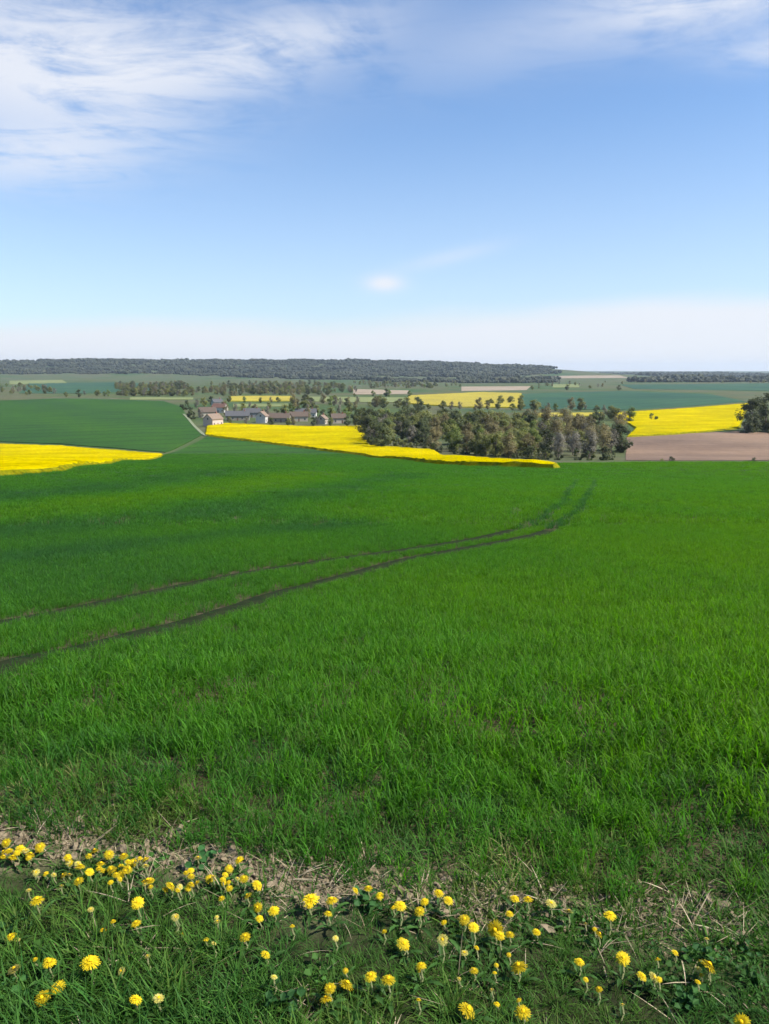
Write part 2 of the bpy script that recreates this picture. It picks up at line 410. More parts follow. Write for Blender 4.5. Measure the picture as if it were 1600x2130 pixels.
TRACKS = [track([(-250, 1425), (0, 1370), (300, 1303), (560, 1228), (850, 1156), (1000, 1131), (1130, 1106), (1200, 1066), (1236, 1010), (1240, 985), (1230, 972)]),
          track([(-250, 1330), (0, 1281), (350, 1216), (500, 1186), (700, 1157), (840, 1140), (1000, 1116), (1110, 1088), (1170, 1046), (1200, 1000), (1200, 978)])]
BANDS = [(track([(-250, 1125), (0, 1105), (300, 1080), (450, 1062), (600, 1034), (750, 1006), (850, 988)]), 3.0),
         (track([(-250, 1050), (0, 1034), (200, 1018), (400, 990), (520, 975)]), 5.0),
         (track([(-250, 1180), (0, 1160), (300, 1128), (500, 1108), (700, 1090)]), 1.4)]
LIGHTB = [(track([(-200, 1075), (0, 1066), (300, 1036), (520, 1006), (640, 985)]), 5.0)]
def tone_at(x, y):
    """crop colour: bluer towards the left, yellower towards the right-hand side"""
    d = np.hypot(x, y)
    lat = np.clip(x / np.maximum(y, 1.0) / 0.55, -1.2, 1.2)
    t = 0.50 + np.where(lat < 0, .18, .27) * lat
    t = t + 0.10 * np.sin(x / 3.1 + 1.7 * np.sin(y / 4.3)) * np.clip(1.2 - d / 60, 0.2, 1) + 0.07 * np.sin(y / 2.3 + x / 1.4 + 2)
    t = t + 0.08 * np.sin(x / 19 + y / 27)
    for ln, w in BANDS: t = t - 0.36 * np.exp(-(dist_line(x, y, ln) / w) ** 2)
    for ln, w in LIGHTB: t = t + 0.34 * np.exp(-(dist_line(x, y, ln) / w) ** 2)
    return np.clip(t, 0, 1)

# ------------------------------------------------------------------ the ground sheet
def ground():
    def axis(lo, hi, s, n):
        a = np.arcsinh(lo / s), np.arcsinh(hi / s)
        return s * np.sinh(np.linspace(a[0], a[1], n))
    xs = axis(-15000, 15000, 2.0, 381); ys = axis(-14900, 14900, 2.0, 421)
    gx, gy = np.meshgrid(xs, ys)
    z = terrain(gx, gy)
    nx, ny = len(xs), len(ys)
    v = np.stack([gx, gy, z], -1).reshape(-1, 3)
    i = np.arange(nx * ny).reshape(ny, nx)
    f = np.stack([i[:-1, :-1], i[:-1, 1:], i[1:, 1:], i[1:, :-1]], -1).reshape(-1, 4)
    fx, fy = gx.ravel(), gy.ravel()
    e = edge_y(fx)
    wob = 0.05 * np.sin(fx * 5.3) + 0.04 * np.sin(fx * 11 + 1)
    soil = np.clip((fy - (e - 0.10 + wob)) / 0.12, 0, 1) * np.clip((34 - fy) / 10, 0, 1)
    verge = np.clip(((e - 0.10 + wob) - fy) / 0.12, 0, 1) * np.clip((fy + 60) / 10, 0, 1)
    strip = np.exp(-((fy - e + .02 - wob) / .085) ** 2) * np.clip(.85 - .35 * fx, .2, .9)
    me = mesh('ground', v, f, M['ground'], {'soil': soil, 'verge': verge, 'strip': strip}, True)
    o = ob('ground', me); tag(o, 'rolling ground from the grassy verge down to the valley and hills', kind='structure')
ground()

# ------------------------------------------------------------------ fields
def field(name, poly, h, m, label, spacing, rough=0.0, side=None, px=True, kind='structure', tone=False, group=None, grow=0):
    w = [cast(x, y, h)[:2] for x, y in poly] if px else poly
    pts = []
    n = len(w)
    for i in range(n):
        a, b = Vector(w[i]), Vector(w[(i + 1) % n])
        k = max(1, int((b - a).length / spacing))
        for j in range(k):
            q = a.lerp(b, j / k)
            if side and j: q = q + Vector((random.uniform(-.25, .25), random.uniform(-.25, .25)))
            pts.append(q)
    nb = len(pts)
    arr = np.array([tuple(p) for p in pts])
    lo, hi = arr.min(0), arr.max(0)
    gx, gy = np.meshgrid(np.arange(lo[0], hi[0], spacing), np.arange(lo[1], hi[1], spacing))
    gx = gx.ravel() + rng.uniform(-.3, .3, gx.size) * spacing; gy = gy.ravel() + rng.uniform(-.3, .3, gy.size) * spacing
    ok = inside(gx, gy, [tuple(p) for p in pts])
    ok &= dist_line(gx, gy, [tuple(p) for p in pts] + [tuple(pts[0])]) > spacing * .4
    vv = [Vector((p[0], p[1])) for p in pts] + [Vector((a, b)) for a, b in zip(gx[ok], gy[ok])]
    ov, oe, of, *_ = delaunay_2d_cdt(vv, [(i, (i + 1) % nb) for i in range(nb)], [], 1, 1e-4)
    xy = np.array([tuple(p) for p in ov])
    z = terrain(xy[:, 0], xy[:, 1]) + h + rng.uniform(-1, 1, len(xy)) * rough
    v = [(a, b, c) for (a, b), c in zip(xy, z)]
    f = [tuple(q) for q in of]
    # oriented up, with a skirt down to the ground
    edges = {}
    for q in f:
        for a, b in zip(q, q[1:] + q[:1]): edges[(a, b)] = 1
    rim = [(a, b) for (a, b) in edges if (b, a) not in edges]
    if side:
        for k in {k for e_ in rim for k in e_}: v[k] = (v[k][0], v[k][1], v[k][2] - random.uniform(.1, .4))
    mi = [0] * len(f); base = {}; outw = {}
    for a, b in rim:
        d = Vector((v[b][1] - v[a][1], v[a][0] - v[b][0])).normalized()
        for k in (a, b): outw[k] = outw.get(k, Vector((0, 0))) + d
    for a, b in rim:
        for k in (a, b):
            if k not in base:
                base[k] = len(v); w_ = outw[k].normalized() * (random.uniform(1.2, 2.0) if side else 0.0); v.append((v[k][0] + w_.x, v[k][1] + w_.y, v[k][2] - h - .5))
        f.append((b, a, base[a], base[b])); mi.append(1 if side else 0)
    at = None
    if tone:
        vx = np.array(v); at = {'tone': tone_at(vx[:, 0], vx[:, 1])}
    me = mesh(name, v, f, [m, side] if side else [m], at, False, mi)
    o = ob(name, me); tag(o, label, None, group, kind); return o

# canopy of the near wheat where single plants can no longer be told apart
far_part = []
lim = 46.0
xl, xr = -lim * 1.1, lim * 1.1
WCAN = [(xl, lim), (xr, lim)] + FARW
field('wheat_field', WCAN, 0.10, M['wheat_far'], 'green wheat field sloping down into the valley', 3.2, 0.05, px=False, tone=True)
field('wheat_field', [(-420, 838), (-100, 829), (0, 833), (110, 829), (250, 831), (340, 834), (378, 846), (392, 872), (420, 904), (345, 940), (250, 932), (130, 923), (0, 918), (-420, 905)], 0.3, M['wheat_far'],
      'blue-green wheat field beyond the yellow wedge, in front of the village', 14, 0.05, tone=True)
RS = dict(side=M['stalk'])
field('rapeseed_field', [(-420, 913), (0, 922), (130, 926), (250, 935), (336, 942), (336, 944), (250, 952), (120, 966), (0, 974), (-420, 991)], .85, M['rape'], 'bright yellow rapeseed wedge tapering to a point at the left', 2.2, 0.11, **RS)
field('rapeseed_field', [(432, 884), (470, 879), (560, 883), (650, 886), (755, 885), (765, 924), (900, 933), (1158, 958.5), (1150, 960), (980, 957), (860, 950), (760, 942), (640, 927), (520, 913), (428, 902)], 1.2, M['rape'], 'bright yellow rapeseed field in front of the village and the wood', 2.2, 0.11, **RS)
field('rapeseed_field', [(1262, 858), (1400, 850), (1556, 838), (1548, 860), (1535, 888), (1400, 900), (1306, 905), (1325, 888), (1300, 874)], 1.2, M['rape'], 'yellow rapeseed field with a dark bush, beside the ploughed soil', 3.5, 0.11, **RS)
field('rapeseed_field', [(1120, 858), (1255, 857), (1255, 863), (1120, 865)], 1.1, M['rape_pale'], 'thin pale yellow rapeseed strip behind the wood', 8, 0.15, **RS)
field('rapeseed_field', [(850, 822), (1000, 815), (1085, 817), (1078, 846), (960, 845), (850, 838)], 1.2, M['rape_pale'], 'sandy yellow rapeseed field rising above the treetops', 7, 0.15, **RS)
field('rapeseed_field', [(480, 823), (610, 823), (610, 833), (480, 833)], 1.1, M['rape_pale'], 'narrow tan yellow rapeseed strip behind the village', 12, 0.1, **RS)
field('young_crop_field', [(635, 825), (850, 826), (850, 837), (635, 835)], 0.4, M['young'], 'pale green yellow strip between the village and the yellow field', 12)
field('young_crop_field', [(485, 840), (600, 839), (600, 845), (485, 846)], 0.4, M['young'], 'pale strip of young crop right behind the village roofs', 10)
field('young_crop_field', [(270, 826), (402, 826), (402, 831), (270, 831)], 0.4, M['young'], 'pale green strip along the far side of the left wheat', 12)
field('chalky_field', [(735, 809), (850, 812), (850, 819), (735, 820)], 0.3, M['chalk'], 'beige chalky bare field below the wooded hill', 20)
field('chalky_field', [(960, 804), (1105, 803), (1095, 811), (960, 813)], 0.3, M['chalk'], 'beige bare strip along the top of the sandy yellow field', 25)
field('ploughed_field', [(1303, 908), (1420, 902), (1535, 897), (1640, 902), (1800, 904), (1800, 956), (1600, 957), (1450, 957), (1302, 957)], 0.15, M['plough'], 'bare pinkish brown ploughed field beyond the wheat crest', 4, 0.06)
field('cereal_field', [(1085, 819), (1200, 815), (1300, 813), (1480, 820), (1552, 835), (1400, 847), (1300, 852), (1085, 850)], 0.3, M['teal'], 'broad blue-green cereal field in the right middle distance', 12)
field('cereal_field', [(60, 797), (250, 795), (380, 800), (340, 812), (180, 818), (40, 818)], 0.3, M['teal'], 'blue-green field on the slope under the wooded ridge', 30)
field('cereal_field', [(1290, 800), (1620, 797), (1700, 806), (1620, 813), (1320, 809)], 0.3, M['teal'], 'far blue-green plain near the right-hand horizon', 40)
field('young_crop_field', [(1150, 782), (1290, 781), (1310, 786), (1150, 787)], 0.3, M['chalk'], 'whitish far field just under the horizon', 40)
field('young_crop_field', [(1150, 799), (1205, 799), (1205, 805), (1150, 806)], 0.3, M['young'], 'small pale yellow far field under the horizon', 30)
field('young_crop_field', [(20, 792), (130, 790), (140, 797), (20, 799)], 0.3, M['young'], 'small pale meadow at the foot of the left hill', 30)
# chalk track beside the village
tr = [cast(x, y) for x, y in ((382, 862), (392, 872), (405, 888), (422, 904), (430, 908))]
v, f = [], []
for i, p in enumerate(tr):
    d = (tr[min(i + 1, len(tr) - 1)] - tr[max(i - 1, 0)]); n = Vector((-d.y, d.x, 0)).normalized() * .9
    for s in (-1, 1):
        q = p + n * s; v.append((q.x, q.y, T(q.x, q.y) + 0.5))
    for s in (-1, 1):
        q = p + n * s * 1.2; v.append((q.x, q.y, T(q.x, q.y) - 0.3))
for i in range(len(tr) - 1):
    a, b = 4 * i, 4 * i + 4
    f += [(a, a + 1, b + 1, b), (a + 2, a, b, b + 2), (a + 1, a + 3, b + 3, b + 1)]
tag(ob('farm_track', mesh('farm_track', v, f, M['track'])), 'pale chalk farm track climbing to the village', kind='structure')

# ------------------------------------------------------------------ trees
def tube(v, f, p0, p1, r0, r1, n=6):
    d = (p1 - p0); q = d.to_track_quat('Z', 'Y'); b = len(v)
    for p, r in ((p0, r0), (p1, r1)):
        for k in range(n):
            a = 2 * math.pi * k / n
            v.append(tuple(p + q @ Vector((r * math.cos(a), r * math.sin(a), 0))))
    for k in range(n): f.append((b + k, b + (k + 1) % n, b + n + (k + 1) % n, b + n + k))
    f.append(tuple(b + n + k for k in range(n)))
def tree_meshes(name, H, W, trunk, nclump, nleaf, leaf, m, seed, low=0.25, shape=0.9):
    r = random.Random(seed)
    v, f = [], []
    top = Vector((r.uniform(-.3, .3), r.uniform(-.3, .3), H * .72))
    mid = Vector((r.uniform(-.2, .2), r.uniform(-.2, .2), H * .35))
    tube(v, f, Vector((0, 0, -.8)), mid, trunk, trunk * .7, 7); tube(v, f, mid, top, trunk * .7, trunk * .2, 6)
    clumps = []
    for k in range(nclump):
        a = r.uniform(0, 2 * math.pi); u = r.uniform(0, 1)
        zz = low + (1 - low) * u
        rad = W * math.sin(math.pi * min(1, max(0.06, (zz - low * .6) / (1.04 - low * .6)))) ** shape * r.uniform(.35, 1.0)
        c = Vector((rad * math.cos(a), rad * math.sin(a), H * zz * r.uniform(.93, 1.0)))
        clumps.append((c, r.uniform(.08, .22) * H))
        if k < 12:
            s = mid.lerp(top, r.uniform(0, .9)); tube(v, f, s, s.lerp(c, .9), trunk * .28, trunk * .07, 4)
    tm = mesh(name + '_trunk', v, f, M['bark'], None, True)
    lv, lf = [], []
    for k in range(nleaf):
        c, cr = clumps[k % nclump]
        d = Vector((r.gauss(0, 1), r.gauss(0, 1), r.gauss(0, .8)))
        p = c + d.normalized() * cr * r.random() ** .45
        nrm = (d.normalized() * .7 + Vector((p.x / W * .6, p.y / W * .6, .8)) + Vector((r.gauss(0, .35), r.gauss(0, .35), r.gauss(0, .35)))).normalized()
        q = nrm.to_track_quat('Z', 'Y'); s = leaf * r.uniform(.6, 1.3); b = len(lv)
        for x, y in ((-.5, 0), (0, -.4), (.55, 0), (0, .4)):
            lv.append(tuple(p + q @ Vector((x * s, y * s, r.uniform(-.1, .1) * s))))
        lf.append((b, b + 1, b + 2, b + 3))
    return tm, mesh(name + '_crown', lv, lf, m)
KINDS = {
    'olive': tree_meshes('olive_tree', 11, 4.6, .30, 30, 3000, .62, M['olive'], 1, .16),
    'buff': tree_meshes('budding_tree', 11, 4.2, .28, 30, 2300, .55, M['buff'], 2, .18),
    'fresh': tree_meshes('fresh_tree', 10, 4.4, .27, 24, 2300, .6, M['fresh'], 3, .14),
    'dark': tree_meshes('dark_tree', 12, 4.8, .32, 30, 2900, .65, M['dark'], 4, .08),
    'grey': tree_meshes('grey_tree', 10, 3.8, .26, 24, 1300, .5, M['grey'], 5, .2),
    'olive_wide': tree_meshes('olive_wide_tree', 9, 5.2, .30, 32, 3000, .62, M['olive'], 6, .12),
    'tall': tree_meshes('tall_tree', 14, 3.4, .28, 26, 2000, .55, M['buff'], 7, .15),
    'bush': tree_meshes('bush', 3.4, 2.3, .10, 16, 900, .36, M['olive'], 8, .02, .6),
    'dark_bush': tree_meshes('dark_bush', 3.4, 2.4, .10, 16, 1000, .36, M['dark'], 9, .02, .6),
}
def tree(kind, x, y, s, label, group=None, cat='tree', name=None, sz=1.0, rz=None):
    tm, cm = KINDS[kind]
    e = ob(name or ('bush' if 'bush' in kind else 'tree'), None, None, (x, y, T(x, y)), (0, 0, random.uniform(0, 6.28) if rz is None else rz), (s, s, s * sz))
    ob('trunk', tm, e); ob('crown', cm, e)
    return tag(e, label, cat, group)
woodpoly = [tuple(cast(x, y)[:2]) for x, y in ((772, 934), (850, 936), (950, 945), (1150, 956), (1290, 956), (1296, 930), (1290, 905), (1180, 893), (1080, 888), (960, 885), (850, 880), (760, 882), (752, 905))]
wl = np.array(woodpoly); placed = []; WT = []
tries = 0
while len(placed) < 175 and tries < 9000:
    tries += 1
    x, y = random.uniform(wl[:, 0].min(), wl[:, 0].max()), random.uniform(wl[:, 1].min(), wl[:, 1].max())
    if not inside(x, y, woodpoly): continue
    if any((x - a) ** 2 + (y - b) ** 2 < 33 for a, b in placed): continue
    placed.append((x, y))
    u = x / y
    if u < 0.06: k = random.choices(['dark', 'olive', 'fresh', 'grey'], [5, 3, 2, 2])[0]
    elif u < 0.2: k = random.choices(['olive', 'olive_wide', 'buff', 'fresh', 'dark'], [4, 3, 4, 3, 1])[0]
    else: k = random.choices(['buff', 'grey', 'tall', 'olive', 'dark'], [4, 4, 2, 3, 2])[0]
    WT.append((k, x, y, random.uniform(.74, .94) * (1.0 + .12 * min(1, max(0, (y - 290) / 120)))))
seen_labels = {}
for k, x, y, s in sorted(WT, key=lambda q: q[1] / q[2]):
    u = 800 + FPX * x / y
    zone = 'at its left end' if u < 850 else 'left of its middle' if u < 960 else 'in its middle' if u < 1070 else 'right of its middle' if u < 1180 else 'at its right end'
    dep = y - np.interp(u, [770, 1150, 1300], [330, 255, 250])
    rowd = 'front row' if dep < 40 else 'second row' if dep < 90 else 'back rows'
    lab = '%s tree, %s of the wood, %s' % ({'olive': 'olive green', 'buff': 'brownish budding', 'fresh': 'fresh green', 'dark': 'dark shady', 'grey': 'grey half-bare', 'olive_wide': 'broad low olive', 'tall': 'tall slender brownish'}[k], rowd, zone)
    seen_labels[lab] = seen_labels.get(lab, 0) + 1
    tree(k, x, y, s, lab + ', %s from left' % ordinal(seen_labels[lab]), 'trees of the wood')
# undergrowth along the front of the wood
front = [cast(x, y) for x, y in ((768, 926), (850, 936), (950, 945), (1060, 951), (1150, 957), (1230, 958), (1292, 957))]
nb = 0
for a, b in zip(front[:-1], front[1:]):
    n = max(2, int((b - a).length / 4))
    for k in range(n):
        p = a.lerp(b, (k + random.random() * .6) / n)
        kd = random.choice(['dark_bush', 'dark_bush', 'bush']); nb += 1
        tree(kd, p.x + random.uniform(-1, 1), p.y + random.uniform(0, 4), random.uniform(.7, 1.3), '%s bush along the front edge of the wood, %s from the left' % ('dark' if kd == 'dark_bush' else 'olive', ordinal(nb)), 'bushes along the wood edge', 'bush')
def at(px, py, kind, s, label, group=None, cat='tree', sz=1.0):
    p = cast(px, py); return tree(kind, p.x, p.y, s, label, group, cat, None, sz)
for px, py, s, lb in ((1562, 900, 1.5, 'large dark tree at the left end of the dark clump by the ploughed field'), (1592, 897, 1.75, 'tall dark tree beside the ploughed field at the picture edge'), (1630, 899, 1.7, 'dark tree beyond the picture edge by the ploughed field'), (1576, 893, 1.3, 'dark tree filling the middle of the clump by the ploughed field')):
    at(px, py, 'dark', s, lb, 'dark trees by the ploughed field')
at(1548, 901, 'dark_bush', 1.8, 'dark bush at the foot of the dark tree clump', None, 'bush')
at(1606, 902, 'dark_bush', 2.0, 'dark bush under the tall dark tree', None, 'bush')
at(1356, 876, 'dark_bush', 1.55, 'lone dark bush inside the yellow rapeseed field', None, 'bush')
at(1398, 960, 'dark_bush', .62, 'small dark bush on the wheat crest before the ploughed soil', None, 'bush', .7)
at(1570, 960, 'dark_bush', .5, 'tiny dark bush on the wheat crest at the far right', None, 'bush', .7)
at(1378, 960, 'bush', .42, 'tiny olive shrub beside the small dark bush on the crest', None, 'bush', .6)
at(165, 826, 'dark', .8, 'dark round tree on the far edge of the left wheat')
at(138, 826, 'olive', .6, 'small olive tree next to the dark round tree')
at(386, 852, 'dark_bush', 2.3, 'dark bush at the top of the chalk track', None, 'bush')
at(394, 864, 'dark_bush', 1.9, 'dark bush halfway down the chalk track', None, 'bush')
at(402, 872, 'dark_bush', 1.5, 'dark bush at the foot of the chalk track', None, 'bush')
# trees and hedges among and behind the houses
vt = [(410, 850, 'grey', .8), (425, 846, 'olive', .8), (440, 842, 'dark', .7), (468, 852, 'olive', .7), (490, 858, 'grey', .7), (507, 856, 'olive', .65), (530, 862, 'buff', .7),
      (556, 866, 'grey', .75), (575, 872, 'dark', .6), (592, 864, 'olive', .8), (606, 858, 'fresh', .7), (622, 868, 'dark', .65), (640, 872, 'buff', .7), (657, 862, 'olive', .7),
      (672, 874, 'dark', .6), (690, 870, 'olive', .75), (705, 864, 'grey', .8), (720, 872, 'fresh', .75), (738, 876, 'dark', .75), (752, 880, 'olive', .8), (728, 860, 'olive', .8), (560, 852, 'olive', .6), (640, 856, 'grey', .6), (520, 848, 'grey', .5), (612, 850, 'buff', .8), (478, 882, 'olive', .45), (512, 884, 'grey', .5), (564, 885, 'dark', .42), (600, 886, 'olive', .45), (610, 885, 'buff', .5), (652, 886, 'dark', .45), (660, 884, 'grey', .55), (688, 886, 'olive', .5), (722, 886, 'dark', .5), (740, 886, 'olive', .55), (418, 872, 'grey', .7), (470, 866, 'buff', .7), (505, 866, 'olive', .7)]
for vi, (px, py, k, s) in enumerate(sorted(vt)):
    at(px, py, k, s, {'grey': 'grey half-bare tree', 'olive': 'olive green tree', 'dark': 'dark tree', 'buff': 'brownish budding tree', 'fresh': 'fresh green tree'}[k] + ' among the village houses, %s from the left' % ordinal(vi + 1), 'village trees')
# hedgerows across the middle distance
rows = [((250, 806), (500, 815), 26), ((180, 822), (330, 825), 10), ((480, 838), (640, 838), 7), ((600, 815), (735, 817), 12), ((640, 840), (740, 842), 8), ((860, 853), (1080, 853), 12),
        ((1085, 854), (1260, 854), 10), ((1010, 843), (1090, 840), 5), ((850, 806), (960, 803), 10), ((500, 806), (730, 806), 18), ((735, 824), (850, 824), 5), ((0, 806), (60, 806), 5), ((1240, 868), (1310, 880), 6)]
WHERE = ['in the long hedge under the left ridge', 'in the hedge behind the left wheat', 'in the hedge behind the village', 'in the hedge beside the chalky field', 'in the hedge between village and wood', 'in front of the sandy yellow field', 'along the blue-green cereal field', 'right of the sandy yellow field', 'above the sandy yellow field', 'in the hedge between ridge and village', 'under the beige chalky field', 'at the far left under the ridge', 'between wood and right rapeseed field']
for hk, ((x0, y0), (x1, y1), n) in enumerate(rows):
    for k in range(n):
        t = (k + random.uniform(-.45, .45)) / max(1, n - 1)
        kd = random.choice(['olive', 'buff', 'olive_wide', 'olive_wide', 'grey', 'dark', 'fresh'])
        p = cast(x0 + (x1 - x0) * t, y0 + (y1 - y0) * t + random.uniform(-1.6, 1.6))
        tree(kd, p.x, p.y, random.uniform(.45, 1.0), {'grey': 'grey half-bare', 'olive': 'olive green', 'olive_wide': 'broad olive', 'dark': 'dark', 'buff': 'brownish', 'fresh': 'fresh green'}[kd] + ' tree %s, %s from the left' % (WHERE[hk], ordinal(k + 1)), 'hedgerow trees', 'tree', 'hedgerow_tree')
p = cast(787, 762); tree('dark', p.x, p.y, 2.2, 'dark tree standing out on the skyline above the wood')

# scattered copses between the hedgerows, too small to tell one tree from another
def copses():
    pts = []
    for x0, x1, y0, y1, n in ((240, 500, 800, 824, 420), (500, 735, 797, 822, 380), (735, 960, 795, 808, 130), (0, 120, 806, 822, 26), (600, 850, 842, 850, 30), (1100, 1300, 788, 812, 40), (1300, 1600, 790, 797, 40)):
        for k in range(n):
            px, py = random.uniform(x0, x1), random.uniform(y0, y1)
            if math.sin(px / 17 + 2 * math.sin(py / 3)) + math.sin(px / 41) < -.5: continue
            q = cast(px, py); pts.append((q.x, q.y, T(q.x, q.y) - .3))
    n = len(pts); pr = [proto('copse_tree', KINDS[k][1]) for k in ('olive_wide', 'buff', 'olive', 'grey', 'dark')]
    rots = np.zeros((n, 3)); rots[:, 2] = rng.uniform(0, 6.28, n)
    instancer('far_copse', np.array(pts), rots, rng.uniform(.45, .95, n), np.zeros(n), rng.integers(0, 5, n), pr, 'mottled olive and brown copses scattered over the valley floor', 'copse')
copses()
# far woods on the ridge: one mass
def far_wood():
    protos = []
    for sd in range(4):
        r = random.Random(sd + 40); v, f = [], []
        for k in range(16):
            c = Vector((r.uniform(-28, 28), r.uniform(-28, 28), r.uniform(4, 9))); s = r.uniform(4, 8)
            bm = bmesh.new(); bmesh.ops.create_icosphere(bm, subdivisions=2, radius=1)
            b = len(v)
            for q in bm.verts:
                g = 1 + r.uniform(-.25, .25)
                v.append((c.x + q.co.x * s * g, c.y + q.co.y * s * g, c.z + q.co.z * s * .8 * g))
            f += [tuple(b + u.index for u in q.verts) for q in bm.faces]; bm.free()
        protos.append(proto('wood_clump', mesh('wood_clump', v, f, M['forest'])))
    n = 26000
    x = rng.uniform(-4200, 2600, n); y = rng.uniform(2300, 6200, n)
    nz = np.sin(x / 330 + 1.2 * np.sin(y / 400)) + np.sin(y / 260 - x / 500) + .7 * np.sin(x / 150 + y / 190)
    px = 800 + FPX * x / y
    hgt = terrain(x, y) + 30
    keep = (hgt > 9 - 9 * nz) | ((nz > .3) & (y > 2500) & (px > 330))
    keep &= ~((px < 350) & (hgt < 17))
    keep |= (y > 5200) & (nz > -.4)
    keep &= ~((px > 1140) & (px < 1320) & (y < 5200))
    x, y = x[keep][:9000], y[keep][:9000]
    z = terrain(x, y) - 1
    rots = np.zeros((len(x), 3)); rots[:, 2] = rng.uniform(0, 6.28, len(x))
    instancer('far_wood', np.stack([x, y, z], 1), rots, rng.uniform(.55, 1.0, len(x)) ** 1.0 + (rng.uniform(0, 1, len(x)) > .9) * .7, np.zeros(len(x)), rng.integers(0, 4, len(x)), protos, 'grey-green woods covering the far ridge', 'wood')
far_wood()

# ------------------------------------------------------------------ village houses
def box(v, f, x0, x1, y0, y1, z0, z1):
    b = len(v)
    v += [(x0, y0, z0), (x1, y0, z0), (x1, y1, z0), (x0, y1, z0), (x0, y0, z1), (x1, y0, z1), (x1, y1, z1), (x0, y1, z1)]
    f += [(b, b + 3, b + 2, b + 1), (b + 4, b + 5, b + 6, b + 7)] + [(b + i, b + (i + 1) % 4, b + 4 + (i + 1) % 4, b + 4 + i) for i in range(4)]
wallm, roofm = {}, {}
def wm(c):
    if c not in wallm: wallm[c] = simple('plaster', tuple(k * .88 for k in c), c, 1.2, 0.9, 0.15, 0.2, 0.02)
    return wallm[c]
def rm(c):
    if c not in roofm: roofm[c] = simple('roof_tile', tuple(k * .75 for k in c), c, 2.5, 0.85, 0.2, 0.5, 0.05, 5, (1, 5, 1))
    return roofm[c]
def house(px, py, L, W, hw, hr, rot, wc, rc, label, chim=True):
    p = cast(px, py)
    e = ob('house', None, None, (p.x, p.y, T(p.x, p.y) - .15), (0, 0, R(rot)))
    tag(e, label, 'house', 'village houses')
    v, f = [], []; box(v, f, -L / 2, L / 2, -W / 2, W / 2, 0, hw)
    b = len(v); v += [(-L / 2, 0, hw + hr), (L / 2, 0, hw + hr)]
    f += [(4, b, 7), (5, 6, b + 1)]
    ob('wall', mesh('wall', v, f, wm(wc)), e)
    v, f = [], []; o = .45; t = .22; sl = hr / (W / 2)
    for s in (-1, 1):
        b = len(v); y1 = s * (W / 2 + o); z1 = hw - o * sl + .05
        v += [(-L / 2 - o, 0, hw + hr + .05), (L / 2 + o, 0, hw + hr + .05), (L / 2 + o, y1, z1), (-L / 2 - o, y1, z1)]
        v += [(q[0], q[1], q[2] + t) for q in v[b:b + 4]]
        f += [(b, b + 1, b + 2, b + 3), (b + 7, b + 6, b + 5, b + 4)] + [(b + i, b + 4 + i, b + 4 + (i + 1) % 4, b + (i + 1) % 4) for i in range(4)]
    ro = ob('roof', mesh('roof', v, f, rm(rc)), e)
    if chim:
        v, f = [], []; cx = L * .3; box(v, f, cx - .4, cx + .4, -.4, .4, hw + hr - .6, hw + hr + 1.1); box(v, f, cx - .5, cx + .5, -.5, .5, hw + hr + 1.1, hw + hr + 1.25)
        ob('chimney', mesh('chimney', v, f, M['brick']), ro)
    n = max(2, int(L / 3.2))
    for s in (-1, 1):
        for k in range(n):
            x = -L / 2 + L * (k + .5) / n
            if k == n // 2 and s < 0:
                v, f = [], []; box(v, f, x - .5, x + .5, s * (W / 2 + .02) - .03, s * (W / 2 + .02) + .03, 0.1, 2.2); ob('door', mesh('door', v, f, M['door']), e); continue
            v, f = [], []; box(v, f, x - .5, x + .5, s * (W / 2 + .015) - .03, s * (W / 2 + .015) + .03, 1.0, 2.3)
            wo = ob('window', mesh('window', v, f, M['glass']), e)
            v, f = [], []; box(v, f, x - .65, x + .65, s * (W / 2 + .06) - .07, s * (W / 2 + .06) + .07, .86, .98); ob('sill', mesh('sill', v, f, wm((.6, .58, .52))), wo)
    for s in (-1, 1):
        v, f = [], []; box(v, f, s * (L / 2 + .015) - .03, s * (L / 2 + .015) + .03, -.5, .5, hw - .4, hw + .8)
        ob('window', mesh('window', v, f, M['glass']), e)
    return e
CREAM, PINK, WHITE, STONE, GREY = (.42, .37, .29), (.52, .41, .36), (.54, .52, .47), (.27, .24, .19), (.27, .26, .25)
RED, BROWN, SLATE, TAN = (.15, .085, .065), (.12, .09, .07), (.095, .095, .10), (.22, .16, .12)
house(444, 886, 10, 7.5, 4.6, 3.0, 62, PINK, TAN, 'pinkish house with a pale gable at the corner of the rapeseed field')
house(432, 868, 12, 8, 4.2, 3.2, 20, CREAM, BROWN, 'cream house with a brown roof behind the pinkish house')
house(458, 858, 11, 7, 4.4, 3.0, -15, WHITE, RED, 'white house with a red-brown roof among the village trees')
house(495, 874, 16, 8, 3.4, 3.0, 8, STONE, SLATE, 'long stone barn with a slate roof behind the rapeseed')
house(546, 879, 7, 6.5, 4.6, 2.8, 80, WHITE, TAN, 'small white house showing its gable above the rapeseed')
house(525, 868, 12, 7.5, 3.8, 2.8, 5, GREY, SLATE, 'grey house with a slate roof between barn and white gable')
house(582, 878, 14, 8, 3.2, 2.8, -5, STONE, BROWN, 'stone farm building with a dark brown roof')
house(622, 876, 12, 7.5, 3.6, 2.8, 6, CREAM, BROWN, 'cream house with a dark brown roof in mid village')
house(637, 868, 15, 8, 3.6, 2.8, 0, WHITE, SLATE, 'long white house with a slate roof in mid village')
house(671, 882, 6, 5.5, 3.6, 2.2, 75, CREAM, TAN, 'little cream outbuilding beside the rapeseed edge')
house(704, 880, 9, 7, 3.6, 2.6, 10, CREAM, BROWN, 'cream cottage near the wood end of the village')
house(452, 845, 9, 7, 4.2, 2.8, 35, WHITE, SLATE, 'white house furthest back at the left of the village')

